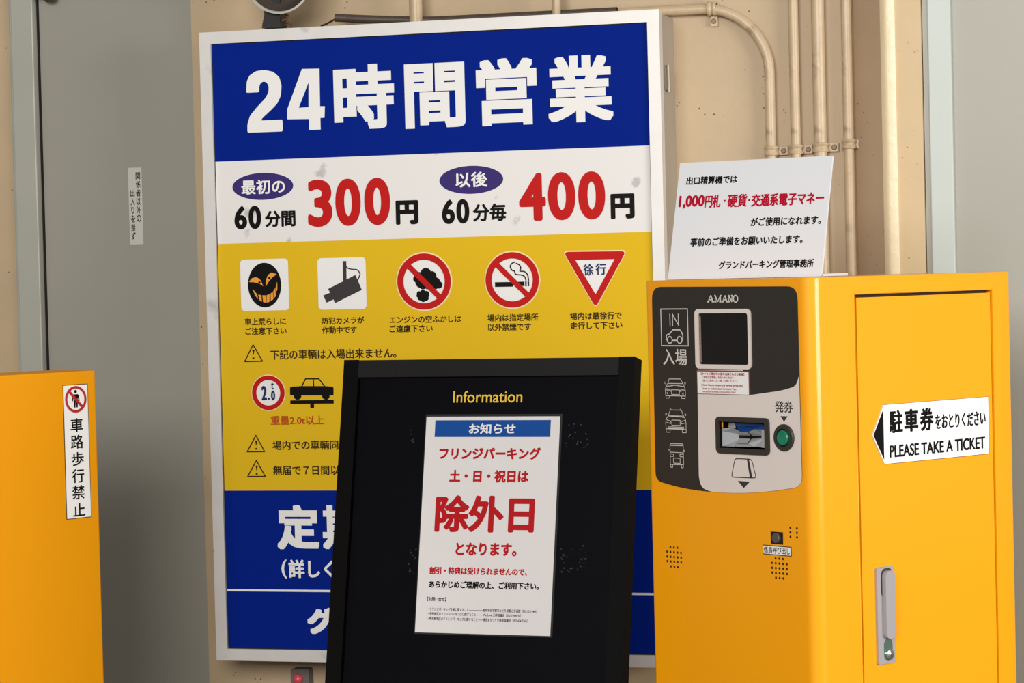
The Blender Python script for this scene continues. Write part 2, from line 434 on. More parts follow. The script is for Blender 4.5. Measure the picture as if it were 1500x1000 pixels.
# bent conduit: along the sign's top, then down
r, mm = wall_root('conduit', wa(1127, 100, PW), 'tan conduit that bends from the sign top down the wall', 'pipe', GP)
u_b, z_b = WF.uv(1127, 100, PW); ztop = WF.uv(1040, 12.5, PW)[1]; R = 0.150
u_l = wa(700, 30, PW) - u_b; rad = 7.4 / FPX * 6.25
path = [(u_l, 0, ztop), (u_l * .6, 0, ztop), (u_l * .4, 0, ztop)] + [(-R + R * math.sin(t * PI / 24), 0, ztop - R + R * math.cos(t * PI / 24)) for t in range(13)] + [(0, 0, 1.3), (0, 0, .6), (0, 0, 0.0)]
m = MB(); m.tube(path, rad, 20); m.build('pipe', PIPE, r, smooth=50)
pipe_clamp_local(r, WF.uv(1129, 221, PW)[1], rad)
uc = wa(1043, 12, PW) - u_b
m = MB(); m.lathe((uc, 0, ztop), (1, 0, 0), [(rad, -.0105), (rad + .004, -.0105), (rad + .005, -.005), (rad + .002, 0), (rad + .005, .005), (rad + .004, .0105), (rad, .0105)], 24)
m.box((uc - .008, PW - .009, ztop - rad - .028), (uc + .010, PW - .003, ztop - rad + .002)); c = m.build('clamp', PIPE, r, bevel=.0012, smooth=40)
m = MB(); m.lathe((uc + .001, PW - .009, ztop - rad - .016), (0, -1, 0), [(.006, 0), (.006, .002), (.0045, .004), (0, .004)], 14); m.build('screw', mat('painted_screw', (140, 116, 88), 0.5), c)
# two short drops that end on the sign's top
for x, rp, lab in ((609, 9.6, 'thicker of two short tan pipes dropping onto the sign top'), (815, 6.2, 'slimmer of two short tan pipes dropping onto the sign top')):
    u, _ = WF.uv(x, 12, 0.075); zt = SIGN_TL.z
    r, mm = root('drop_pipe', WM @ Vector((u, -0.075, zt + .001)), -WY, lab, 'pipe', 'short pipes above the sign')
    m = MB(); m.tube([(0, 0, 0), (0, 0, ZT - zt)], rp / FPX * 6.2, 20); m.build('pipe', PIPE, r, smooth=50)
    m = MB(); m.lathe((0, 0, 0), (0, 0, 1), [(rp / FPX * 6.2 + .004, 0), (rp / FPX * 6.2 + .004, .004), (rp / FPX * 6.2, .006)], 20); m.build('collar', PIPE, r)
# dark loose conduit with a cable end
tr_ = 6.0 / FPX * 6.2
pts = [WF.P(491, 26, .09)]
for x in (525, 560, 600, 640, 760, 900):
    u, _ = WF.uv(x, 30, .09); f = min(1, (x - 491) / 149); pts.append(WF.pt(u, pts[0].z * (1 - f) ** 1.5 + (SIGN_TL.z + tr_ + .002) * (1 - (1 - f) ** 1.5), .09 - .03 * f))
rr, mm = root('cable_tube', WM @ pts[0], -WY, 'dark flexible tube with open end lying behind the sign top edge', 'tube')
loc = [p - pts[0] for p in pts]
m = MB(); m.tube(smoothpath(loc, 4), tr_, 18, cap=False); m.tube(smoothpath(loc, 4), tr_ * .85, 16, cap=False)
m.build('tube', DARKPIPE, rr, smooth=50)
m = MB(); e = [WF.P(x, y, .09) - pts[0] for x, y in ((520, 29), (494, 28), (486, 31), (478, 35), (470, 38))]; m.tube(smoothpath(e, 4), 0.0022, 8); m.build('cable', LAMPB, rr, smooth=60)
# small box with a red lens low on the wall, below the sign
pb = WF.P(439, 1000, 0.0)
r, mm = root('lamp_box', WM @ Vector((pb.x, 0, pb.z - .03)), -WY, 'small grey box with a red lens on the wall below the sign', 'lamp')
BF = Face(mm, (0, 0, 0), (1, 0, 0), (0, 0, 1), (0, -1, 0))
u0, v1 = BF.uv(425.5, 979, .03); u1, _ = BF.uv(452.5, 979, .03)
m = MB(); m.slab(BF, rrect(u0, -.03, u1, v1, .006), 0, .03); m.build('box', BOXG, r, bevel=.002)
cu, cv = BF.uv(437, 994, .03); rr_ = 8 / FPX * 6.2
m = MB(); m.lathe(BF.pt(cu, cv, .03), (0, -1, 0), [(rr_, 0), (rr_, .004), (rr_ * .8, .008), (rr_ * .4, .011), (0, .012)], 20); m.build('lens', PINK, r, smooth=60)

# ------------------------------------------------------------------ the big price sign
sb = SIGN_TL + wr * (SW / 2); sb.z = SIGN_TL.z - SH
sign, SM = root('parking_sign', sb, -WY, 'large blue, white and yellow parking price sign in an aluminium frame on the wall', 'sign')
SF = Face(SM, (-SW / 2, 0, SH), (1, 0, 0), (0, 0, 1), (0, -1, 0))   # u right from the left edge, v up from the top edge (negative down)
FR = 0.0275
m = MB(); m.box((-SW / 2 + .006, 0.008, 0.006), (SW / 2 - .006, SD, SH - .006)); m.build('case', ALUD, sign, bevel=0.002)
bars = {'t': [(0, 0), (SW, 0), (SW - FR, -FR), (FR, -FR)], 'b': [(0, -SH), (FR, -SH + FR), (SW - FR, -SH + FR), (SW, -SH)],
        'l': [(0, 0), (FR, -FR), (FR, -SH + FR), (0, -SH)], 'r': [(SW, 0), (SW, -SH), (SW - FR, -SH + FR), (SW - FR, -FR)]}
for k in 'tblr':
    q = bars[k]
    if sum(q[i][0] * q[(i + 1) % 4][1] - q[(i + 1) % 4][0] * q[i][1] for i in range(4)) < 0: q = q[::-1]
    c = Vector((sum(p[0] for p in q) / 4, sum(p[1] for p in q) / 4))
    m = MB(); m.slab(SF, q, -0.03, 0.0); m.build('frame_bar', ALU, sign, bevel=0.0025)
# hinge on the right-hand side of the case
for (x0, x1, y0, y1) in ((972, 978, 96, 134),):
    HF = Face(SM, (SW / 2 - .006, 0, SH), (0, 1, 0), (0, 0, 1), (1, 0, 0))
    ua, va = HF.uv(972.2, 97); ub, vb = HF.uv(979, 133)
    m = MB(); m.slab(HF, [(ua, vb), (ub, vb), (ub, va), (ua, va)], 0, .003)
    uc_ = (ua + ub) / 2
    m.tube([HF.pt(uc_, vb - .004, .005), HF.pt(uc_, va + .004, .005)], .005, 12)
    m.build('hinge', mat('hinge_steel', (150, 140, 126), 0.4, metal=0.5), sign, smooth=50)
# gasket and panels
GI = FR - .001; G2 = FR + .0022
m = MB(); m.poly(SF, [(GI, -SH + GI), (SW - GI, -SH + GI), (SW - GI, -GI), (GI, -GI)], -.0075); m.build('gasket', BLACK, sign)
def sv(y0, x0, y1, x1): return (SF.uv(x0, y0)[1] + SF.uv(x1, y1)[1]) / 2
v_hb = sv(235.3, 317, 214.3, 948); v_wy = sv(355, 322, 341.3, 949); v_yb = sv(718.5, 330, 718.5, 490); v_l = sv(865.3, 335, 869.3, 940)
WP = -0.006
def panel(name, v0, v1, material, label=None):
    m = MB(); m.slab(SF, [(G2, v0), (SW - G2, v0), (SW - G2, v1), (G2, v1)], WP - .001, WP)
    o = m.build(name, material, sign)
    if label: o['label'] = label
    return o
hdr = panel('header_panel', v_hb, -G2, SBLUE, 'blue header panel')
prc = panel('price_panel', v_wy, v_hb, SWHITE, 'white price panel')
rul = panel('rules_panel', v_yb, v_wy, SYEL, 'yellow rules panel')
ftr = panel('footer_panel', -SH + G2, v_yb, SBLUE, 'blue footer panel')
W1, W2, W3, W4 = WP + .0004, WP + .0009, WP + .0014, WP + .0019
def T(mb, s, xl, yl, xr, yr, h, bold=0.0, w=W1, res=3, square=False): text(mb, SF, s, xl, yl, xr, yr, h, bold, w, res, square)
m = MB()
def C1(x, y): return (280 + x / 2.143, 20 + y / 2.143)
two = [(170, 248), (172, 212), (180, 194), (200, 180), (227, 176), (255, 182), (274, 199), (281, 224), (279, 256), (268, 281), (247, 303), (222, 326), (216, 335), (284, 332), (285, 369), (174, 373), (174, 347), (182, 320), (203, 294), (231, 264), (240, 246), (241, 228), (235, 216), (226, 212), (216, 216), (211, 227), (211, 246)]
m.poly(SF, roundpoly([SF.uv(*C1(*q)) for q in two], .004, 3)[::-1], W1)
m.poly(SF, [SF.uv(*C1(*q)) for q in [(345, 173), (400, 172), (402, 290), (417, 290), (416, 326), (403, 327), (404, 363), (368, 365), (367, 330), (299, 331), (299, 300)]][::-1], W1, holes=[[SF.uv(*C1(*q)) for q in [(366, 215), (335, 295), (366, 293)]]])
T(m, '時', 487.7, 142.5, 576.3, 140, 95, 3.4, res=4, square=True); T(m, '間', 591.7, 140.5, 680, 138.5, 95, 3.2, res=4, square=True)
T(m, '営', 696.7, 135.5, 785.4, 132.8, 98.5, 3.2, res=4, square=True); T(m, '業', 801.7, 131, 897, 128.5, 98, 2.9, res=4, square=True)
m.build('lettering', PWHITE, hdr)
# price band
m = MB()
def oval(mb, face, cx, cy, hw, hh, w, n=48):
    cu, cv = face.uv(cx, cy); su, sv_ = face.sc(cx, cy); mb.poly(face, circ(cu, cv, hw * su, n, hh * sv_), w)
m.use(PPURP); oval(m, SF, 383.6, 272.8, 44.6, 19.8, W1); m.use(PWHITE); T(m, '最初の', 352.3, 274.2, 416.3, 272.5, 21.5, .55, W2); m.build('oval_badge', None, prc)
m = MB().use(PPURP); oval(m, SF, 689.2, 263.2, 46.8, 20.6, W1); m.use(PWHITE); T(m, '以後', 666, 263.6, 713, 262.2, 22.5, .6, W2); m.build('oval_badge', None, prc)
m = MB(); T(m, '6', 342, 319, 360.6, 318.6, 34.5, 1.6, res=6); T(m, '0', 362.8, 318.5, 381.3, 318, 34.5, 1.6, res=6); T(m, '分間', 386.9, 320.8, 431.7, 319.6, 24, .9); m.build('lettering', PBLACK, prc)
m = MB(); T(m, '6', 646.3, 310.3, 665.2, 309.8, 36, 1.6, res=6); T(m, '0', 667.4, 309.6, 686.5, 309, 36, 1.6, res=6); T(m, '分毎', 691.6, 311.6, 740.6, 310, 26, .9); m.build('lettering', PBLACK, prc)
m = MB(); m.use(PRED); T(m, '3', 449.4, 298, 485.5, 297, 69.5, 2.9, res=8); T(m, '0', 490, 296.6, 527.3, 295.5, 69.5, 3.1, res=8); T(m, '0', 532.5, 295.3, 570.3, 294.2, 69.5, 3.1, res=8)
m.use(PBLACK); T(m, '円', 578.7, 311.5, 611.8, 310.3, 35.5, 1.9); m.build('price_lettering', None, prc)
m = MB(); m.use(PRED); T(m, '4', 759.3, 289, 798.5, 288, 70, 3.1, res=8); T(m, '0', 801.7, 287.6, 842, 286.6, 70.5, 3.2, res=8); T(m, '0', 846, 286.5, 885.7, 285.4, 70.5, 3.2, res=8)
m.use(PBLACK); T(m, '円', 893.7, 302.6, 928.7, 301, 37, 2.0); m.build('price_lettering', None, prc)
# ---- yellow rules panel
def C5(x, y): return (340 + x / 5, 360 + y / 5)
def C7(x, y): return (640 + x / 5, 360 + y / 5)
def C8(x, y): return (340 + x / 4.165, 490 + y / 4.165)
def C2(x, y): return (310 + x / 2.308, 340 + y / 2.308)
def U(face, conv, pts): return [face.uv(*conv(*p)) for p in pts]
def ground(m, q):
    p = U(SF, C5, q); u0 = (p[0][0] + p[3][0]) / 2; u1 = (p[1][0] + p[2][0]) / 2; v1 = (p[0][1] + p[1][1]) / 2; v0 = (p[2][1] + p[3][1]) / 2
    m.use(PWHITE).poly(SF, rrect(u0, v0, u1, v1, .009), W1)
# grinning mask
m = MB(); ground(m, [(53, 99), (404, 95), (411, 470), (60, 478)])
m.use(PBLACK); oval(m, SF, *C5(232, 287), 24.3, 32.8, W2)
m.use(PORANGE)
for q in ([(118, 265), (138, 238), (168, 229), (194, 240), (208, 260), (222, 295), (195, 277), (158, 267)],
          [(241, 298), (243, 250), (258, 212), (282, 195), (322, 207), (290, 230), (262, 262)],
          [(145, 315), (178, 355), (185, 390), (162, 362)], [(187, 356), (209, 362), (213, 409), (196, 399)], [(216, 362), (240, 363), (242, 415), (223, 412)],
          [(248, 361), (270, 355), (268, 410), (247, 415)], [(277, 350), (293, 336), (297, 390), (278, 405)], [(297, 330), (312, 308), (315, 368), (299, 385)], [(315, 302), (325, 262), (326, 318), (318, 337)]):
    m.poly(SF, U(SF, C5, q), W3)
m.use(PBLACK)
for q in ((196, 268), (268, 236)): oval(m, SF, *C5(*q), 1.7, 1.8, W4)
m.build('mask_pictogram', None, rul)
# camera
m = MB(); ground(m, [(618, 90), (971, 84), (980, 462), (628, 467)]); m.use(PGREY)
m.poly(SF, U(SF, C5, [(697, 315), (808, 259), (805, 111), (831, 111), (833, 246), (898, 212), (945, 322), (748, 420), (737, 392), (687, 416), (662, 363), (712, 343)]), W2)
m.stroke(SF, smoothpath([SF.uv(*C5(*q)) for q in ((831, 152), (848, 166), (880, 172), (912, 176), (931, 203), (926, 225), (914, 252))], 4), .0027, W2)
m.build('camera_pictogram', None, rul)
# prohibition rings
def ring(m, cx, cy, hh, slash=True, inner=0.735):
    cu, cv = SF.uv(cx, cy); _, s = SF.sc(cx, cy); R = hh * s
    m.use(PCREAM).poly(SF, circ(cu, cv, R, 56), W1); m.use(PWHITE).poly(SF, circ(cu, cv, R * .9, 56), W1)
    m.use(PRED).poly(SF, circ(cu, cv, R * .955, 56), W3, holes=[circ(cu, cv, R * inner, 56)[::-1]])
    if slash:
        d = Vector((1, -1)).normalized(); n = Vector((d.y, -d.x)) * R * .095; L = R * .80
        c = Vector((cu, cv)); q = [c - d * L - n, c + d * L - n, c + d * L + n, c - d * L + n]
        m.poly(SF, [tuple(x) for x in q[::-1]], W3)
m = MB(); ring(m, 620.2, 412.2, 43.2); m.use(PBLACK)
for x, y, r_ in ((698, 152, 17), (722, 139, 18), (742, 148, 16), (752, 172, 20), (766, 178, 12), (730, 170, 22), (706, 168, 20), (690, 158, 11), (742, 186, 9), (712, 183, 10)):
    oval(m, SF, *C2(x, y), r_ / 2.308, r_ / 2.308 * 1.05, W2, 20)
for x, y, r_ in ((712, 214, 15), (700, 208, 9), (724, 207, 9), (703, 222, 9), (723, 223, 9), (712, 203, 9), (713, 227, 9), (696, 215, 6), (728, 214, 6)):
    oval(m, SF, *C2(x, y), r_ / 2.308, r_ / 2.308, W2, 18)
m.build('no_fumes_pictogram', None, rul)
m = MB(); ring(m, 749.4, 409.8, 42.6); m.use(PBLACK)
for q in ([(420, 266), (558, 264), (553, 299), (421, 301)], [(583, 263), (635, 261), (636, 294), (600, 296)], [(641, 260), (653, 260), (653, 296), (642, 296)], [(660, 260), (671, 259), (672, 295), (661, 296)]):
    m.poly(SF, U(SF, C7, q), W2)
for q in (((565, 118), (543, 130), (533, 152), (545, 178), (563, 184), (573, 208), (618, 214), (640, 228), (648, 252)), ((577, 128), (600, 140), (610, 162), (604, 184), (636, 188), (660, 212), (667, 252))):
    m.stroke(SF, smoothpath([SF.uv(*C7(*p)) for p in q], 4), .0028, W2)
m.build('no_smoking_pictogram', None, rul)
# give-way triangle
m = MB().use(PCREAM); m.poly(SF, roundpoly(U(SF, C7, [(912, 36), (1392, 30), (1158, 462)]), .014)[::-1], W1)
m.use(PWHITE).poly(SF, U(SF, C7, [(990, 94), (1317, 87), (1158, 375)])[::-1], W1)
m.use(PRED).poly(SF, roundpoly(U(SF, C7, [(923, 44), (1382, 38), (1158, 452)]), .012)[::-1], W2, holes=[U(SF, C7, [(1010, 104), (1297, 97), (1158, 355)])])
m.use(PNAVY); T(m, '徐', 853.8, 394.8, 868.5, 394.6, 17.5, .4, W3); T(m, '行', 871.5, 394.2, 887.3, 393.8, 17, .4, W3); m.build('slow_pictogram', None, rul)
# weight limit sign and car on a scale
m = MB(); cu, cv = SF.uv(391.9, 575.2); _, s = SF.sc(391.9, 575); R = 26.6 * s
m.use(PCREAM).poly(SF, circ(cu, cv, R, 56), W1); m.use(PWHITE).poly(SF, circ(cu, cv, R * .9, 56), W1); m.use(PRED).poly(SF, circ(cu, cv, R * .955, 56), W3, holes=[circ(cu, cv, R * .70, 56)[::-1]])
m.use(PNAVY); T(m, '2', *C8(175, 356), *C8(207, 356), 21, .8, W3, 5); T(m, '0', *C8(233, 371), *C8(258, 371), 14.5, .7, W3, 5); T(m, 't', *C8(233, 313), *C8(250, 313), 10.5, .3, W3, 4); oval(m, SF, *C8(220, 391), 1.5, 1.7, W3, 12)
m.build('weight_limit_pictogram', None, rul)
car = MB()
car.poly(SF, roundpoly(U(SF, C8, [(348, 318), (415, 314), (562, 314), (614, 318), (614, 371), (348, 371)])[::-1], .004), W1)
car.stroke(SF, U(SF, C8, [(420, 316), (443, 270), (524, 270), (560, 316)]), .0028, W1)
car.stroke(SF, U(SF, C8, [(490, 272), (493, 316)]), .0026, W1)
for x in (394, 567): oval(car, SF, *C8(x, 374), 5.6, 5.8, W1, 24)
car.poly(SF, U(SF, C8, [(350, 424), (350, 401), (615, 397), (615, 421)]), W1); car.poly(SF, U(SF, C8, [(472, 448), (471, 422), (495, 422), (495, 448)])[::-1], W1)
car.build('car_pictogram', PBLACK, rul)
m = MB()
for s, xl, yl, xr, yr, h in (('車上荒らしに', 357, 471.2, 417.6, 470.7, 10.8), ('ご注意下さい', 358, 485, 418.6, 484.2, 10.8),
    ('防犯カメラが', 470, 469.6, 532.4, 469, 10.8), ('作動中です', 470.6, 483.3, 521.6, 483, 10.8),
    ('エンジンの空ふかしは', 569.5, 468, 674.6, 466.6, 10.8), ('ご遠慮下さい', 569.5, 481.5, 632.8, 480.8, 10.8),
    ('場内は指定場所', 713, 465.3, 787.6, 464.4, 11), ('以外禁煙です', 713.6, 479, 777, 478.5, 10.8),
    ('場内は最徐行で', 834, 463, 910, 462, 10.8), ('走行して下さい', 834.4, 476.8, 911, 476.2, 10.8),
    ('下記の車輌は入場出来ません。', 394.9, 519.2, 579.5, 517.3, 14.6), ('場内での車輌同士の', 397.8, 652.2, 522.5, 651.5, 14.2), ('無届で７日間以上', 398.8, 689, 509.8, 688.5, 14.2)):
    T(m, s, xl, yl, xr, yr, h, .28)
for tri in ([(123, 62), (72, 164), (180, 162)], [(140, 615), (87, 715), (193, 714)], [(143, 768), (90, 866), (197, 865)]):
    p = U(SF, C8, tri); m.stroke(SF, p, .0026, W1, closed=True)
    cx = (tri[0][0]); y0 = tri[0][1]
    m.poly(SF, U(SF, C8, [(cx - 6, y0 + 32), (cx + 3, y0 + 60), (cx + 9, y0 + 32)]), W1)
    m.stroke(SF, U(SF, C8, [(cx + 1, y0 + 34), (cx + 1.5, y0 + 58)]), .0022, W1)
    oval(m, SF, *C8(cx + 2, y0 + 82), 1.5, 1.5, W1, 12)
m.build('lettering', PBROWN, rul)
m = MB(); T(m, '重量2.0t以上', 395.2, 615.8, 473.7, 615.2, 13.6, .3); m.build('red_lettering', PRUST, rul)
# ---- blue footer
m = MB()
T(m, '定', 404.8, 772.3, 466, 772.3, 65, 2.4, res=4, square=True); T(m, '期', 471.5, 772.3, 533, 772.3, 65, 2.2, res=4, square=True); m.build('heading_lettering', PWHITE, ftr)
m = MB(); T(m, '(', 411, 833.5, 419, 833.5, 27.5, .5); T(m, '詳しくは', 421.4, 833.5, 517, 833.5, 27, .8); m.build('lettering', PWHITE, ftr)
m = MB(); T(m, 'グ', 449.2, 909.5, 488, 909.5, 38.5, 2.2, res=5, square=True); m.build('lettering', PWHITE, ftr)
m = MB(); m.poly(SF, [(G2, v_l - .0024), (SW - G2, v_l - .0024), (SW - G2, v_l + .0024), (G2, v_l + .0024)], W1); m.build('dividing_line', PWHITE, ftr)

# ---- flood lamp clamped on the sign's top edge
LF = Face(SM, (-SW / 2, .02, SH), (1, 0, 0), (0, 0, 1), (0, -1, 0))
lb = SM @ LF.P(402, 43)
r, LM = root('flood_lamp', lb, -WY, 'dark round flood lamp clamped to the top edge of the big sign', 'lamp')
L2 = Face(LM, (0, 0, 0), (1, 0, 0), (0, 0, 1), (0, -1, 0))
cu, cv = L2.uv(408, -33, .04); Rr = 52.5 / FPX * 6.18
ctr = L2.pt(cu, cv, .04); ax = Vector((0, -1, -.12)).normalized()
m = MB(); m.lathe(ctr, ax, [(Rr * .96, -.002), (Rr, .002), (Rr * 1.0, .006), (Rr * .95, .007), (Rr * .93, .002)], 56); m.build('rim', LAMPR, r, smooth=50)
m = MB(); m.lathe(ctr, ax, [(Rr * .97, 0), (Rr * .85, -.035), (Rr * .55, -.075), (Rr * .4, -.11), (0, -.115)], 48); m.build('shade', LAMPD, r, smooth=50)
m = MB(); m.lathe(ctr, ax, [(Rr * .94, .002), (Rr * .80, -.018), (Rr * .45, -.04), (0, -.05)], 48); m.build('lens', mat('lamp_lens_dark', (72, 64, 56), 0.25), r, smooth=50)
u0, v0 = L2.uv(386.5, 42); u1, v1 = L2.uv(413, 19)
m = MB(); m.slab(L2, [(u0, v0), (u1, v0), (u1 - .001, v1 * .6), (u1, v1 + .03), (u0 + .008, v1 + .03), (u0 + .006, v1 * .8), (u0 + .001, v1 * .35)], -.03, .012); m.build('bracket', LAMPB, r, bevel=.002, fix=True)
a = L2.P(413, 30, .0); b = L2.P(421, 28, .0)
m = MB(); m.tube([a, b], .004, 10); m.tube([L2.P(419, 21, 0), L2.P(423, 23, 0), L2.P(419, 28, 0), L2.P(423, 33, 0), L2.P(418, 36, 0), L2.P(427, 35, 0), L2.P(426, 40, 0)], .0032, 8); m.build('wing_screw', RUST, r, smooth=50)

# ------------------------------------------------------------------ leaning information board
BY, BT = 0.3705, 0.2031
BTL = Vector((-0.3533, 5.609, 1.36 - 0.1807)); BW = 0.6443
br = Vector((math.cos(BY), -math.sin(BY), 0)); bn = Vector((math.sin(BY), math.cos(BY), 0))
BL = BTL.z / math.cos(BT)                                            # length of the leaning face
bb = BTL + br * (BW / 2) - bn * (BTL.z * math.tan(BT)); bb.z = 0
board, BM = root('information_board', bb, -BY, 'black leaning stand board headed Information in front of the big sign', 'sign')
tv = Vector((0, math.sin(BT), math.cos(BT))); tn = Vector((0, -math.cos(BT), math.sin(BT)))
IF = Face(BM, Vector((-BW / 2, 0, 0)) + tv * BL, (1, 0, 0), tv, tn)   # v = 0 at the top edge
FB, TB = 0.0345, 0.0375
def bbar(name, u0, v0, u1, v1, material, w0=-.042, w1=0.0):
    m = MB(); m.slab(IF, [(u0, v0), (u1, v0), (u1, v1), (u0, v1)], w0, w1); return m.build(name, material, board, bevel=.0015)
bbar('frame_side', 0, -BL + .006, FB, 0, MBLACK); bbar('frame_side', BW - FB, -BL + .006, BW, 0, MBLACK)
bbar('frame_top', FB, -TB, BW - FB, -.001, MBLACKLIT); bbar('frame_bottom', FB, -BL + .03, BW - FB, -BL + .08, MBLACK)
bbar('back_panel', FB - .005, -BL + .07, BW - FB + .005, -TB + .005, MBLACK, -.036, -.014)
pan = bbar('face_panel', FB + .0035, -BL + .085, BW - FB - .0005, -TB - .0055, NAVYB, -.0135, -.0095)
# rear strut
t0 = IF.pt(BW * .45, -.10, -.045); f0 = Vector((t0.x, .46, 0)); q = [t0, t0 + Vector((.05, 0, 0)), f0 + Vector((.05, 0, 0)), f0]; off = Vector((0, .02, .008))
m = MB(); m.add(q + [x + off for x in q], [(0, 1, 2, 3), (7, 6, 5, 4), (0, 4, 5, 1), (1, 5, 6, 2), (2, 6, 7, 3), (3, 7, 4, 0)])
m.build('rear_strut', MBLACK, board, fix=True)
PZ = -.0095
m = MB(); text(m, IF, 'Information', 661.4, 580.6, 762.9, 578.8, 17.2, .08, PZ + .0004, 5); m.build('lettering', INFOY, pan)
# glue left by old stickers
m = MB()
for cx, cy, sx, sy, n in ((843, 637, 16, 18, 26), (836, 818, 20, 22, 40), (603, 820, 8, 20, 14), (600, 640, 6, 14, 6)):
    for k in range(n):
        x = cx + random.uniform(-1, 1) * sx; y = cy + random.uniform(-1, 1) * sy
        u, v = IF.uv(x, y); rr_ = random.uniform(.0004, .0022)
        m.poly(IF, [(u + rr_ * random.uniform(.6, 1.5) * math.cos(t), v + rr_ * random.uniform(.6, 1.3) * math.sin(t)) for t in [i * PI / 4 for i in range(8)]], PZ + .0003)
o = m.build('glue_residue', RESID, pan); o['kind'] = 'stuff'
# paper poster held on the board
def quad_uv(face, q):
    p = [face.uv(*x) for x in q]; return ((p[0][0] + p[3][0]) / 2, (p[2][1] + p[3][1]) / 2, (p[1][0] + p[2][0]) / 2, (p[0][1] + p[1][1]) / 2)
u0, v0, u1, v1 = quad_uv(IF, ((623, 609), (819.3, 609), (803, 931), (605, 925)))
bbar('clear_sleeve', u0 - .002, v0 - .003, u1 + .0045, v1 + .005, SLEEVE, PZ, PZ + .0005).parent = pan
poster, _ = root('poster', bb, -BY, 'white paper poster with blue heading and red Japanese writing on the black board', 'poster')
PP = PZ + .0009
m = MB(); m.slab(IF, [(u0, v0), (u1, v0), (u1, v1), (u0, v1)], PZ + .0006, PP); m.build('paper', PAPER, poster)
m = MB(); a0, b0, a1, b1 = quad_uv(IF, ((635.6, 614.3), (805, 614.3), (803.6, 639.2), (634.3, 638.8))); m.poly(IF, [(a0, b0), (a1, b0), (a1, b1), (a0, b1)], PP + .0003); m.build('heading_band', POSTB, poster)
def TP(mb, s, xl, yl, xr, yr, h, bold=0.0, w=PP + .0003, res=3): text(mb, IF, s, xl, yl, xr, yr, h, bold, w, res)
m = MB(); TP(m, 'お知らせ', 684.8, 627, 753.2, 626.8, 15.5, .5, PP + .0006); m.build('heading_lettering', PWHITE, poster)
m = MB()
TP(m, 'フリンジパーキング', 641.2, 662.6, 790, 663.8, 18, .8); TP(m, '土・日・祝日は', 656, 696, 772, 697, 18.5, .75)
TP(m, '除外日', 635.2, 750.6, 780.8, 753, 54.5, 2.0, res=4); TP(m, 'となります。', 665.2, 802.6, 754.8, 804.8, 19.2, .8)
TP(m, '割引・特典は受けられませんので、', 626.8, 834.3, 770, 837.4, 11.3, .45)
m.build('red_lettering', POSTR, poster)
m = MB()
TP(m, 'あらかじめご理解の上、ご利用下さい。', 625.8, 854.4, 787.4, 858.4, 11.2, .45)
TP(m, '【お問い合せ】', 623.5, 876.2, 651, 877, 6.2, .15)
TP(m, '・フリンジパーキング全般に関すること――――――福岡市住宅都市みどり局都心交通課（092-733-5405）', 624.8, 890.6, 784.5, 895.3, 4.9, .05)
TP(m, '・天神地区のフリンジパーキングに関すること―――We Love 天神協議会（092-734-8750）', 624.6, 897.8, 761, 901.2, 4.9, .05)
TP(m, '・博多駅地区のフリンジパーキングに関すること――博多まちづくり推進協議会（092-474-7243）', 624.4, 904.9, 770.4, 908.9, 4.9, .05)
m.build('black_lettering', PBLACK, poster)

# ------------------------------------------------------------------ ticket machine
MY = -0.7202; MC = Vector((0.5250, 4.686, 0)); MH = 1.36 - 0.0271; MW, MD = 0.4155, 0.5582
mach, MM = root('ticket_machine', MC, -MY, 'yellow parking ticket machine with dark front panel and screen', 'ticket machine')
FF = Face(MM, (0, 0, MH), (0, -1, 0), (0, 0, 1), (-1, 0, 0))      # narrow front, u from -MW to 0
GF = Face(MM, (0, 0, MH), (1, 0, 0), (0, 0, 1), (0, -1, 0))       # broad side with the door, u from 0 to MD
# door opening, slot opening
dt = (GF.uv(1251, 433)[1] + GF.uv(1450, 422.5)[1]) / 2
du0 = (GF.uv(1251, 435)[0] + GF.uv(1264, 985)[0]) / 2; du1 = (GF.uv(1451.5, 423)[0] + GF.uv(1464.3, 985)[0]) / 2
SL = quad_uv(FF, ((1054.6, 616.5), (1122.3, 619.5), (1123, 659), (1055.5, 655)))
# body shell: rounded front corner, opening in both faces
def arc(cx, cy, r, a0, a1, n): return [(cx + r * math.cos(a0 + (a1 - a0) * k / n), cy + r * math.sin(a0 + (a1 - a0) * k / n)) for k in range(n + 1)]
rc, rl = .026, .008
prof = arc(rc, rc, rc, PI, 1.5 * PI, 12) + arc(MD - rl, rl, rl, 1.5 * PI, 2 * PI, 4) + [(MD, MW)] + arc(rl, MW - rl, rl, PI / 2, PI, 4)
n1 = 12; n2 = len(prof) - 1
m = MB(); m.prism(prof, 0, MH, skip=(n1, n2))
def rect(u0, v0, u1, v1): return [(u0, v0), (u1, v0), (u1, v1), (u0, v1)]
def facing(face, outer, hole, depth):
    m.poly(face, rect(*outer), -m.k * 4e-6 - 4e-6, holes=[rect(*hole)[::-1]])
    h = rect(*hole); vs = [face.pt(u, v, 0) for u, v in h] + [face.pt(u, v, -depth) for u, v in h]
    m.add(vs, [(i, 4 + i, 4 + (i + 1) % 4, (i + 1) % 4) for i in range(4)])
facing(GF, (rc, -MH, MD - rl, 0), (du0, -MH + .06, du1, dt), .012)
facing(FF, (-MW + rl, -MH, -rc, 0), (SL[0] - .003, SL[1] - .003, SL[2] + .003, SL[3] + .003), .032)
h = rect(du0, -MH + .06, du1, dt); m.add([GF.pt(u, v, -.012) for u, v in h], [(0, 1, 2, 3)])
body = m.build('body', MYEL, mach, weld=True, smooth=30, bevel=.0025)
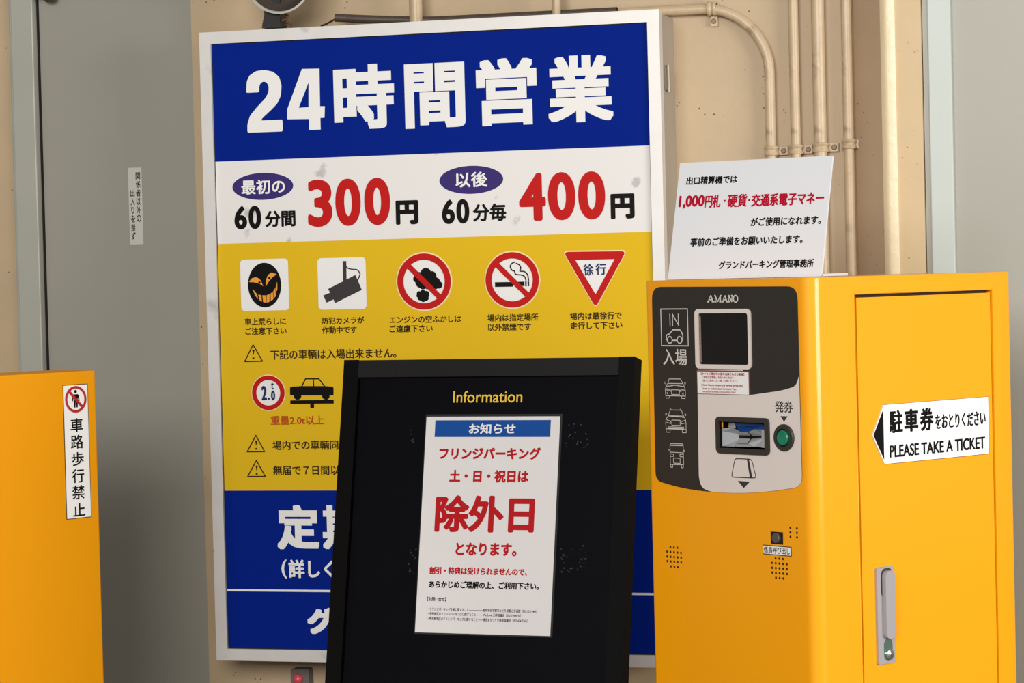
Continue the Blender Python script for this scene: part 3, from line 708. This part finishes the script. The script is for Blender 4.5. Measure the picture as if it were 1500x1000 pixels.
# door
dg = .0058
m = MB(); m.slab(GF, rect(du0 + dg, -MH + .0635, du1 - dg * .7, dt - dg), -.0115, -.0008); door = m.build('door', MYEL, mach, bevel=.003)
m = MB(); m.poly(GF, rect(du0 + .0005, -MH + .061, du1 - .0005, dt - .0005), -.0118); m.build('door_gap', mat('gap_painted_shade', (44, 24, 4), 0.8), mach)  # dark sheet behind the door; the groove's shade is put into its colour
# lock handle on the door
q = quad_uv(GF, ((1281.6, 831), (1305.3, 828.3), (1309.6, 969), (1285.3, 973)))
m = MB(); m.slab(GF, rrect(*q, .003, 3), -.0006, .004); hp = m.build('handle_plate', HANDLE, door, bevel=.0012)
def H5(x, y): return (1240 + x / 5, 800 + y / 5)
q2 = quad_uv(GF, (H5(247, 178), H5(313, 170), H5(328, 668), H5(256, 676)))
m = MB(); m.slab(GF, rrect(q2[0] - .003, q2[3] - .05, q2[2] + .003, q2[3] + .004, .012, 5), .004, .0043); m.build('finger_recess', SLOTF, door)
m = MB(); m.slab(GF, rrect(q2[0], q2[1], q2[2], q2[3], .011, 5), .0042, .013); m.build('handle_lever', HANDLE, door, bevel=.003)
q3 = quad_uv(GF, (H5(259, 672), H5(319, 668), H5(323, 832), H5(266, 840)))
m = MB(); m.slab(GF, rrect(*q3, .012, 6), .0042, .0055); m.build('lock_cup', LOCKG, door)
cu, cv = GF.uv(*H5(295, 786))
m = MB(); m.lathe(GF.pt(cu, cv, .0055), (0, -1, 0), [(.0095, 0), (.0095, .004), (.007, .0055), (0, .0055)], 24); m.lathe(GF.pt(cu, cv, .0075), (0, -1, 0), [(.004, .0035), (.003, .004), (0, .004)], 12); m.build('key_cylinder', CHROME, door, smooth=40)
m = MB(); m.poly(GF, rect(cu - .001, cv - .004, cu + .001, cv + .004), .0119); m.build('key_slot', PBLACK, door)
# arrow shaped sticker on the door
ap = [GF.uv(*p) for p in ((1277.3, 637.5), (1295.4, 679.3), (1449.2, 664.6), (1447, 580.6), (1293.4, 592.6))]
vt = (ap[3][1] + ap[4][1]) / 2; vb = (ap[1][1] + ap[2][1]) / 2; ul = (ap[1][0] + ap[4][0]) / 2; ur = (ap[2][0] + ap[3][0]) / 2; vm = (vt + vb) / 2; ut = ap[0][0]
m = MB(); m.use(mat('label_white', (240, 240, 240), 0.5)); m.slab(GF, [(ut, vm), (ul, vb), (ur, vb), (ur, vt), (ul, vt)], -.0008, .0006); m.use(mat('label_outline', (120, 76, 20), 0.6)); m.stroke(GF, [(ut, vm), (ul, vb), (ur, vb), (ur, vt), (ul, vt)], .0009, .0007, closed=True, caps=False); stk = m.build('arrow_label', mat('label_white', (240, 240, 240), 0.5), mach); stk['label'] = 'white arrow label reading PLEASE TAKE A TICKET'
m = MB(); m.poly(GF, [(ut + .003, vm), (ul - .0006, vb + .008), (ul - .0006, vt - .008)], .0009)
def TG(mb, s, xl, yl, xr, yr, h, bold=0.0, w=.0009, res=3): text(mb, GF, s, xl, yl, xr, yr, h, bold, w, res)
TG(m, '駐', 1302, 617.6, 1322, 616.4, 33.5, .95); TG(m, '車', 1324, 616, 1344.6, 614.6, 33.5, 1.1); TG(m, '券', 1347, 614.4, 1366.8, 613, 34, 1.05)
TG(m, 'をおとりください', 1369.3, 617, 1443.3, 612.6, 21.5, .45); TG(m, 'PLEASE TAKE A TICKET', 1302.5, 660.7, 1442.6, 648.2, 18.2, .55, res=4)
m.build('lettering', PBLACK, stk)
# front panel, dark and pale halves in one outline
def Q(x, y): return (940 + x / 2.943, 400 + y / 2.943)
def UF(pts, conv=Q): return [FF.uv(*conv(*p)) for p in pts]
out = roundpoly([FF.uv(*Q(*p)) for p in ((45, 59), (62, 893), (170, 925), (280, 941), (420, 949), (560, 941), (694, 920), (671, 56))], [.024, .016, .05, .05, .05, .05, .022, .024], 6)
hole = rect(*SL)
m = MB(); m.slab(FF, out, 0, .0012, holes=[hole[::-1]]); fp = m.build('front_panel', PANELD, mach); fp['label'] = 'charcoal front panel'
pale = roundpoly([FF.uv(*Q(*p)) for p in ((242, 415), (249, 885), (262, 925), (300, 942), (420, 948.5), (560, 940.5), (694.5, 919), (681, 440), (668, 486), (610, 505), (470, 525), (440, 522), (440, 415))], [0, .012, .012, .012, .05, .05, .020, .004, .012, .02, .02, 0, 0], 5)
m = MB(); m.poly(FF, pale, .0015, holes=[hole[::-1]]); m.build('pale_panel', PANELL, fp)
PB = .0018
m = MB()
q = quad_uv(FF, ((968.7, 452.3), (1008.5, 452.3), (1008.7, 506.2), (970.3, 506)))
m.stroke(FF, rect(*q), .0019, PB, closed=True)
def ZI(x, y): return (950 + x / 8.33, 430 + y / 8.33)
for st in ([(268, 250), (272, 386)], [(302, 386), (300, 250), (375, 384), (371, 250)]): m.stroke(FF, UF(st, ZI), .0021, PB)
m.stroke(FF, UF([(246, 592), (232, 560), (222, 528), (232, 503), (266, 488), (304, 440), (390, 440), (414, 472), (429, 520), (424, 552), (408, 592)], ZI), .0021, PB)
m.stroke(FF, UF([(296, 568), (360, 568)], ZI), .0021, PB)
for x in (268, 388):
    cu, cv = FF.uv(*ZI(x, 563)); m.poly(FF, circ(cu, cv, .0072, 24), PB, holes=[circ(cu, cv, .0052, 24)[::-1]])
text(m, FF, '入場', 972.2, 522, 1007.6, 523.6, 24, .3, PB, 3); m.build('entrance_print', PANELP, fp); m = MB()
def ZV(x, y): return (950 + x / 6.25, 540 + y / 6.25)
SWD = .0011
def vs_(pts, closed=False): m.stroke(FF, UF(pts, ZV), SWD, PB, closed=closed, caps=False)
def vc_(x, y, r_):
    cu, cv = FF.uv(*ZV(x, y)); s = FF.sc(*ZV(x, y))[1] / 6.25; m.poly(FF, circ(cu, cv, (r_ + 1.6) * s, 16), PB, holes=[circ(cu, cv, (r_ - 1.8) * s, 16)[::-1]])
# saloon
vs_([(195, 92), (300, 93), (320, 135), (183, 133)], True); vs_([(183, 133), (166, 160), (160, 190), (163, 245), (345, 249), (343, 193), (336, 165), (320, 135)])
vs_([(170, 160), (250, 150), (336, 163)]); vs_([(217, 191), (289, 193), (289, 236), (217, 234)], True); vs_([(172, 180), (213, 195)]); vs_([(336, 184), (292, 197)]); vs_([(165, 190), (213, 205)]); vs_([(342, 195), (292, 207)])
vc_(160, 128, 9); vc_(340, 131, 9); vc_(180, 222, 8); vc_(322, 226, 8); vs_([(166, 246), (166, 266), (196, 267), (197, 247)]); vs_([(310, 249), (310, 270), (342, 271), (343, 249)])
m.build('vehicle_icon', PANELP, fp); m = MB()
# estate with roof rails
vs_([(205, 376), (307, 378), (327, 432), (187, 429)], True); vs_([(187, 429), (166, 460), (164, 500), (168, 548), (350, 555), (350, 500), (345, 462), (327, 432)])
vs_([(180, 440), (250, 433), (338, 445)]); vs_([(220, 468), (296, 470), (296, 518), (220, 516)], True); vs_([(172, 465), (210, 478), (212, 500), (170, 490)]); vs_([(345, 470), (305, 482), (305, 503), (347, 495)])
vs_([(186, 530), (330, 534), (328, 548), (190, 544)], True); vc_(167, 415, 9); vc_(344, 420, 9); vs_([(210, 376), (211, 364)]); vs_([(297, 378), (297, 366)]); vs_([(168, 550), (168, 578), (204, 580), (204, 552)]); vs_([(316, 555), (316, 583), (352, 584), (352, 555)])
m.build('vehicle_icon', PANELP, fp); m = MB()
# bus
vs_([(203, 690), (210, 684), (315, 686), (323, 692), (328, 878), (206, 874)], True); vs_([(204, 700), (322, 703)]); vs_([(205, 762), (325, 768)]); vs_([(234, 815), (295, 818), (296, 866), (236, 862)], True)
vs_([(207, 778), (236, 780), (236, 800), (208, 800)]); vs_([(325, 782), (294, 782), (294, 803), (326, 805)]); vc_(193, 745, 8); vc_(333, 752, 8); vs_([(210, 876), (210, 900), (228, 901), (228, 877)]); vs_([(308, 879), (308, 904), (325, 905), (325, 880)])
m.build('vehicle_icon', PANELP, fp); m = MB()
# maker's name in slab letters
def AM(st): m.stroke(FF, [FF.uv(*Q(*p)) for p in st], .0019, PB, caps=False)
def AMb(st): m.stroke(FF, [FF.uv(*Q(*p)) for p in st], .0028, PB, caps=False)
y0, y1 = 96, 123
AM([(289, y1), (300, y0)]); AMb([(300, y0 - 1), (311, y1)]); AM([(293, 114), (306, 114)]); AM([(285, y1), (294, y1)]); AM([(305, y1), (315, y1)])
AM([(320, y0), (320, y1)]); AMb([(319, y0), (331, y1)]); AM([(331, y1), (342, y0)]); AMb([(342, y0), (342, y1)]); AM([(316, y1), (325, y1)]); AM([(337, y1), (347, y1)]); AM([(316, y0), (322, y0)]); AM([(340, y0), (347, y0)])
AM([(352, y1), (361, y0 + 1)]); AMb([(361, y0), (371, y1)]); AM([(355, 114), (367, 114)]); AM([(348, y1), (356, y1)]); AM([(366, y1), (375, y1)])
AM([(379, y0), (379, y1)]); AMb([(378, y0), (392, y1)]); AM([(392, y1), (392, y0)]); AM([(375, y1), (384, y1)]); AM([(375, y0), (381, y0)]); AM([(388, y0), (396, y0)])
cu, cv = FF.uv(*Q(407.5, 110)); m.poly(FF, circ(cu, cv, .0068, 24, .0070), PB, holes=[circ(cu, cv, .0040, 24, .0050)[::-1]])
m.build('maker_lettering', PANELP, fp)
# screen
q = quad_uv(FF, ((1018.8, 451.8), (1101.3, 452.8), (1102.3, 540.7), (1021.3, 539.7)))
qi = quad_uv(FF, ((1024.5, 458), (1097.2, 459), (1098, 534.5), (1026.5, 533)))
m = MB(); m.slab(FF, rrect(*q, .009), .001, .004, holes=[rrect(*qi, .005)[::-1]]); m.build('screen_bezel', PANELL, fp, bevel=.0006)
m = MB(); m.poly(FF, rrect(*qi, .004), .0019); scn = m.build('screen', SCREEN, fp)
m = MB(); m.poly(FF, rect(qi[0] + .001, qi[1] + .004, qi[0] + .005, qi[3] - .004), .0021); m.build('screen_lit_edge', mat('screen_lit_strip', (140, 118, 104), 0.4), fp)  # pale strip paints the light caught along the screen's left inner edge
# sticker below the screen
q = quad_uv(FF, ((1021.4, 541.8), (1100.8, 543.2), (1099, 579.2), (1022.4, 576.4))); qi = quad_uv(FF, ((1022.8, 543.6), (1097.8, 545.2), (1097.8, 578.2), (1023, 575.6)))
m = MB(); m.slab(FF, rect(*q), .0014, .0019); st = m.build('guest_sticker', STICKP, fp); st['label'] = 'small white sticker with red writing under the screen'
m = MB(); m.poly(FF, rect(*qi), .0021); m.build('sticker_face', PWHITE, st)
m = MB()
for s, xl, yl, xr, yr, h, b in (('【ホテルご滞在中に途中出庫されるお客様】', 1028, 546.6, 1091.5, 548.4, 4.2, .12), ('「認証済定期券」をお入れください', 1031, 552, 1076.5, 553.2, 3.8, .08), ('（新たに発券しない様ご注意ください）', 1030.5, 556.8, 1081, 558.4, 3.8, .03),
    ('[Hotel Guests temporarily leaving during stay]', 1029, 563.4, 1090, 565.2, 4.0, .1), ('Insert an Authenticated Commuter Pass,', 1031, 568.4, 1080, 570, 3.8, .06), ('instead of receiving a new parking ticket.', 1031, 573, 1079.5, 574.7, 3.8, .04)):
    text(m, FF, s, xl, yl, xr, yr, h, b, .0023, 2)
m.build('sticker_lettering', STICKR, st)
# ticket slot: frame, dark recess, silver jaws, blue shutter
q = quad_uv(FF, ((1050.1, 609.8), (1128.6, 611.9), (1129.2, 666.7), (1052, 663.2)))
m = MB(); m.slab(FF, rrect(*q, .009), .001, .0055, holes=[hole[::-1]]); sf = m.build('slot_frame', SLOTF, fp, bevel=.0008)
m = MB(); m.poly(FF, rect(SL[0] - .0, SL[1], SL[2], SL[3]), -.0295)
u0, v0, u1, v1 = SL[0] + .0005, SL[1] + .0005, SL[2] - .0005, SL[3] - .0005
for a, b in (((u0, v0), (u1, v0)), ((u1, v0), (u1, v1)), ((u1, v1), (u0, v1)), ((u0, v1), (u0, v0))):
    m.add([FF.pt(*a, .001), FF.pt(*b, .001), FF.pt(*b, -.0295), FF.pt(*a, -.0295)], [(0, 1, 2, 3), (3, 2, 1, 0)])
m.build('slot_recess', BLACK, sf)
def S6(x, y): return (1030 + x / 6.67, 580 + y / 6.67)
def fac(mb, pts):
    mb.add([FF.pt(*FF.uv(*S6(x, y)), w_) for x, y, w_ in pts], [tuple(range(len(pts)))])
m = MB()
for pts in (
    [(163, 312, -.004), (175, 345, -.004), (175, 490, -.004), (163, 488, -.004)],                       # left edge
    [(175, 345, -.004), (320, 388, -.022), (320, 412, -.022), (175, 490, -.004)],                         # left funnel
    [(163, 312, -.004), (275, 313, -.006), (320, 350, -.012), (320, 388, -.022), (175, 345, -.004)],      # upper left facet
    [(175, 490, -.004), (320, 412, -.022), (312, 455, -.012), (285, 497, -.006), (163, 488, -.004)],      # lower left facet
    [(310, 348, -.002), (428, 353, -.002), (428, 392, -.010), (318, 386, -.010)],                          # upper jaw
    [(318, 412, -.010), (425, 415, -.010), (425, 462, -.002), (308, 458, -.002)],                          # lower jaw
    [(428, 353, -.004), (475, 325, -.006), (560, 328, -.006), (548, 395, -.020), (428, 392, -.014)],      # upper right facet
    [(425, 415, -.014), (548, 408, -.020), (560, 502, -.006), (470, 497, -.006), (425, 462, -.004)],      # lower right facet
    [(560, 328, -.003), (607, 332, -.003), (607, 507, -.003), (560, 504, -.003)],                          # right post
    [(548, 395, -.020), (560, 328, -.003), (560, 504, -.003), (548, 408, -.020)],
    [(285, 497, -.008), (312, 455, -.008), (425, 462, -.008), (470, 497, -.008)],
    [(203, 262, -.012), (272, 265, -.012), (272, 312, -.012), (203, 310, -.012)], [(550, 275, -.012), (612, 278, -.012), (612, 330, -.012), (550, 328, -.012)]):
    fac(m, pts)
m.build('ticket_jaws', SILVER, sf)
m = MB(); fac(m, [(272, 262, -.014), (550, 275, -.014), (550, 330, -.014), (475, 330, -.010), (430, 352, -.010), (320, 350, -.010), (272, 312, -.014)]); fac(m, [(272, 262, -.010), (550, 275, -.010), (545, 300, -.009), (276, 292, -.009)]); m.build('shutter', SBLU2, sf)
m = MB(); fac(m, [(318, 384, -.0085), (428, 390, -.0085), (550, 396, -.0185), (550, 408, -.0185), (428, 416, -.0085), (318, 412, -.0085)]); m.build('ticket_slit', BLACK, sf)
m = MB(); fac(m, [(172, 245, -.002), (186, 247, -.002), (188, 304, -.002), (175, 306, -.002)]); m.build('amber_strip', PORANGE, sf)
# button
cu, cv = FF.uv(1149.9, 640.8); sb_ = FF.sc(1150, 641)[1]
m = MB(); m.lathe(FF.pt(cu, cv, .001), (-1, 0, 0), [(20 * sb_, 0), (20 * sb_, .003), (18.5 * sb_, .005), (13.5 * sb_, .005), (12.8 * sb_, .001)], 40); m.build('button_ring', SLOTF, fp, smooth=40)
m = MB(); m.lathe(FF.pt(cu, cv, .0024), (-1, 0, 0), [(12.9 * sb_, 0), (0, .0003)], 32); m.build('button_gap', BLACK, fp)
m = MB(); m.lathe(FF.pt(cu, cv, .001), (-1, 0, 0), [(11 * sb_, 0), (11 * sb_, .006), (9.8 * sb_, .0075), (8 * sb_, .0072), (0, .0065)], 32); m.build('push_button', GREEN, fp, smooth=40)
# dark print on the pale half
m = MB(); text(m, FF, '発券', 1136, 594.8, 1162.4, 596.2, 17, .3, PB, 3)
m.poly(FF, UF([(762, 194), (797, 249), (833, 196)], S6), PB); m.build('button_print', PGREY, fp); m = MB()
m.poly(FF, UF([(345, 826), (403, 898), (463, 835)], S6), PB)
m.stroke(FF, roundpoly(UF([(318, 608), (282, 790), (526, 800), (480, 616)], S6), .006, 4), .0018, PB, closed=True, caps=False)
m.poly(FF, UF([(433, 614), (463, 797), (488, 799), (454, 616)], S6), PB); m.build('ticket_icon', PGREY, fp)
# speaker and microphone holes
def holes(name, cx, cy, cols, px, py, sl):
    m = MB(); hw, hh = FF.sc(cx, cy)
    cu, cv = FF.uv(cx, cy)
    for j, n in enumerate(cols):
        for i in range(n):
            m.lathe(FF.pt(cu + (i - (n - 1) / 2) * px * hw, cv - (j - (len(cols) - 1) / 2) * py * hh, .0002), (-1, 0, 0), [(.0024, 0), (0, .0001)], 10)
    return m.build(name, mat('speaker_hole', (46, 22, 4), 0.9), mach)
holes('speaker_grille', 987.6, 815.6, (3, 5, 5, 5, 3), 5.1, 7.0, 0); holes('speaker_grille', 1141.9, 832.2, (3, 5, 5, 5, 3), 5.4, 7.1, 0); holes('microphone_holes', 1162.7, 779.8, (2, 2, 2), 9.6, 6.6, 0)
q = quad_uv(FF, ((1129.8, 778.4), (1147, 779), (1147.2, 797), (1130.4, 796)))
m = MB(); m.slab(FF, rect(*q), 0, .002); cb = m.build('call_button', BLACK, mach)
cu, cv = FF.uv(1139.3, 787.7); m = MB(); m.lathe(FF.pt(cu, cv, .002), (-1, 0, 0), [(7.4 * sb_, 0), (7.2 * sb_, .004), (6.4 * sb_, .005), (0, .005)], 28); m.build('button_cap', mat('call_button_cap', (84, 78, 76), 0.4), cb, smooth=40)
q = quad_uv(FF, ((1117.6, 797.3), (1159.8, 800.8), (1159.5, 814.6), (1118.2, 811.6)))
m = MB(); m.slab(FF, rrect(*q, .001, 2), 0, .0008); cl = m.build('call_label', mat('label_border_brown', (80, 50, 16), 0.5), mach)
m = MB(); m.slab(FF, rect(q[0] + .0016, q[1] + .0016, q[2] - .0016, q[3] - .0016), .0008, .0011); m.build('label_face', PWHITE, cl)
m = MB(); text(m, FF, '係員呼び出し', 1119.6, 804.7, 1158, 807.4, 9.4, .12, .0015, 3); m.build('lettering', PGREY, cl)

# ------------------------------------------------------------------ white notice standing on the machine
ks = 1.062; NY, NT = 0.5552, 0.2646
NTL = EYE + Vector((0.3066, 4.757, 0.1817)) * ks; NW, NH = 0.2969 * ks, 0.2119 * ks
nr = Vector((math.cos(NY), -math.sin(NY), 0)); nn = Vector((math.sin(NY), math.cos(NY), 0))
nb = NTL + nr * (NW / 2) - nn * (NH * math.sin(NT)); nb.z = MH + .0006
notice, NM = root('notice_stand', nb, -NY, 'white tilted notice stand with black and crimson writing on top of the ticket machine', 'sign')
tv = Vector((0, math.sin(NT), math.cos(NT))); tn = Vector((0, -math.cos(NT), math.sin(NT)))
zl = NTL.z - NH * math.cos(NT) - nb.z
NF = Face(NM, Vector((-NW / 2, 0, zl)) + tv * NH, (1, 0, 0), tv, tn)
m = MB(); m.slab(NF, rect(0, -NH - .001, NW, 0), -.005, 0); bd = m.build('notice_board', NOTW, notice, bevel=.0008)
m = MB(); m.box((-NW / 2, -.002, 0.0), (NW / 2, .115, .005)); m.build('foot', NOTW, notice, bevel=.0008)
def TN(mb, s, xl, yl, xr, yr, h, bold=0.0): text(mb, NF, s, xl, yl, xr, yr, h, bold, .0004, 3)
for args in (('出口精算機では', 1005.8, 265, 1080.2, 262, 12.2, .4), ('がご使用になれます。', 1099.7, 324.6, 1203, 322.4, 13.2, .42),
             ('事前のご準備をお願いいたします。', 1011.5, 353.9, 1176.2, 350.8, 13, .42), ('グランドパーキング管理事務所', 1053, 387.8, 1192.2, 385.6, 12.6, .42)):
    m = MB(); TN(m, *args); m.build('lettering', PBLACK, bd)
def TL(s_, xl, xr, h, b): TN(m, s_, xl, 296.2 - (xl - 994.6) * .0295, xr, 296.2 - (xr - 994.6) * .0295, h, b)
m = MB(); TL('1,000', 994.6, 1032, 19.5, .8); TL('円札', 1032.8, 1056, 19, .6); TL('・', 1060.2, 1063.4, 3.4, .3); TL('硬貨', 1066, 1094.6, 19.5, .6); TL('・', 1096, 1099.2, 3.4, .3); TL('交通系電子マネー', 1101, 1207.4, 19, .66); m.build('crimson_lettering', NOTR, bd)

# ------------------------------------------------------------------ yellow barrier cabinet at the left
LY = -0.8283; LC = Vector((-0.8641, 5.538, 0)); LH = 1.36 - 0.1871
cab, CM = root('barrier_cabinet', LC, -LY, 'yellow barrier cabinet with a no-walking label beside the left grey door', 'cabinet')
CF = Face(CM, (0, 0, LH), (1, 0, 0), (0, 0, 1), (0, -1, 0))
rc2 = .006
prof = [(-.45, 0)] + arc(-rc2, rc2, rc2, 1.5 * PI, 2 * PI, 4) + [(0, .14), (-.45, .14)]
m = MB(); m.prism(prof, 0, LH); m.build('body', CYEL, cab, smooth=30, bevel=.003)
q = quad_uv(CF, ((91.4, 564.2), (128.2, 561.2), (133.7, 757), (97.6, 760.9)))
m = MB(); m.slab(CF, rect(*q), 0, .0006); lb_ = m.build('warning_label', PBLACK, cab); lb_['label'] = 'white label with a no-walking sign and vertical writing'
m = MB(); m.slab(CF, rect(q[0] + .0014, q[1] + .0014, q[2] - .0014, q[3] - .0014), .0006, .0009); m.build('label_face', PWHITE, lb_)
m = MB(); cu, cv = CF.uv(110.4, 584.6); s = CF.sc(110, 585)[1]; R = 19.6 * s
m.poly(CF, circ(cu, cv, R, 48), .0016, holes=[circ(cu, cv, R * .80, 48)[::-1]])
d = Vector((1, -1)).normalized(); n = Vector((d.y, -d.x)) * R * .11; c = Vector((cu, cv)); L = R * .86
m.poly(CF, [tuple(x) for x in (c - d * L - n, c + d * L - n, c + d * L + n, c - d * L + n)][::-1], .0016); m.build('prohibition_ring', mat('label_crimson', (176, 16, 28), 0.5), lb_)
m = MB()
def RR(x, y): return (cu + x * R, cv + y * R)
m.poly(CF, circ(*RR(0, .58), R * .13, 20), .0012)
m.poly(CF, [RR(*p) for p in ((-.2, .38), (-.3, .3), (-.36, -.12), (-.26, -.14), (-.2, .18), (-.17, -.62), (-.04, -.62), (0, -.1), (.04, -.62), (.17, -.62), (.2, .18), (.26, -.14), (.36, -.12), (.3, .3), (.2, .38))], .0012)
m.build('walking_figure', PBLACK, lb_); m = MB()
for ch, x, y, w_, h_ in (('車', 111.8, 622.4, 18.5, 20.5), ('路', 112.4, 646.8, 18.5, 20.5), ('歩', 113.2, 672, 18, 20.5), ('行', 113.9, 696.6, 18, 20.5), ('禁', 114.4, 720.6, 18.5, 20.5), ('止', 115.4, 746, 17.5, 19.5)):
    text(m, CF, ch, x - w_ / 2, y + w_ * .04, x + w_ / 2, y - w_ * .04, h_, .35, .0012)
m.build('lettering', PBLACK, lb_)

bpy.data.objects.remove(_to); bpy.data.curves.remove(_tc)
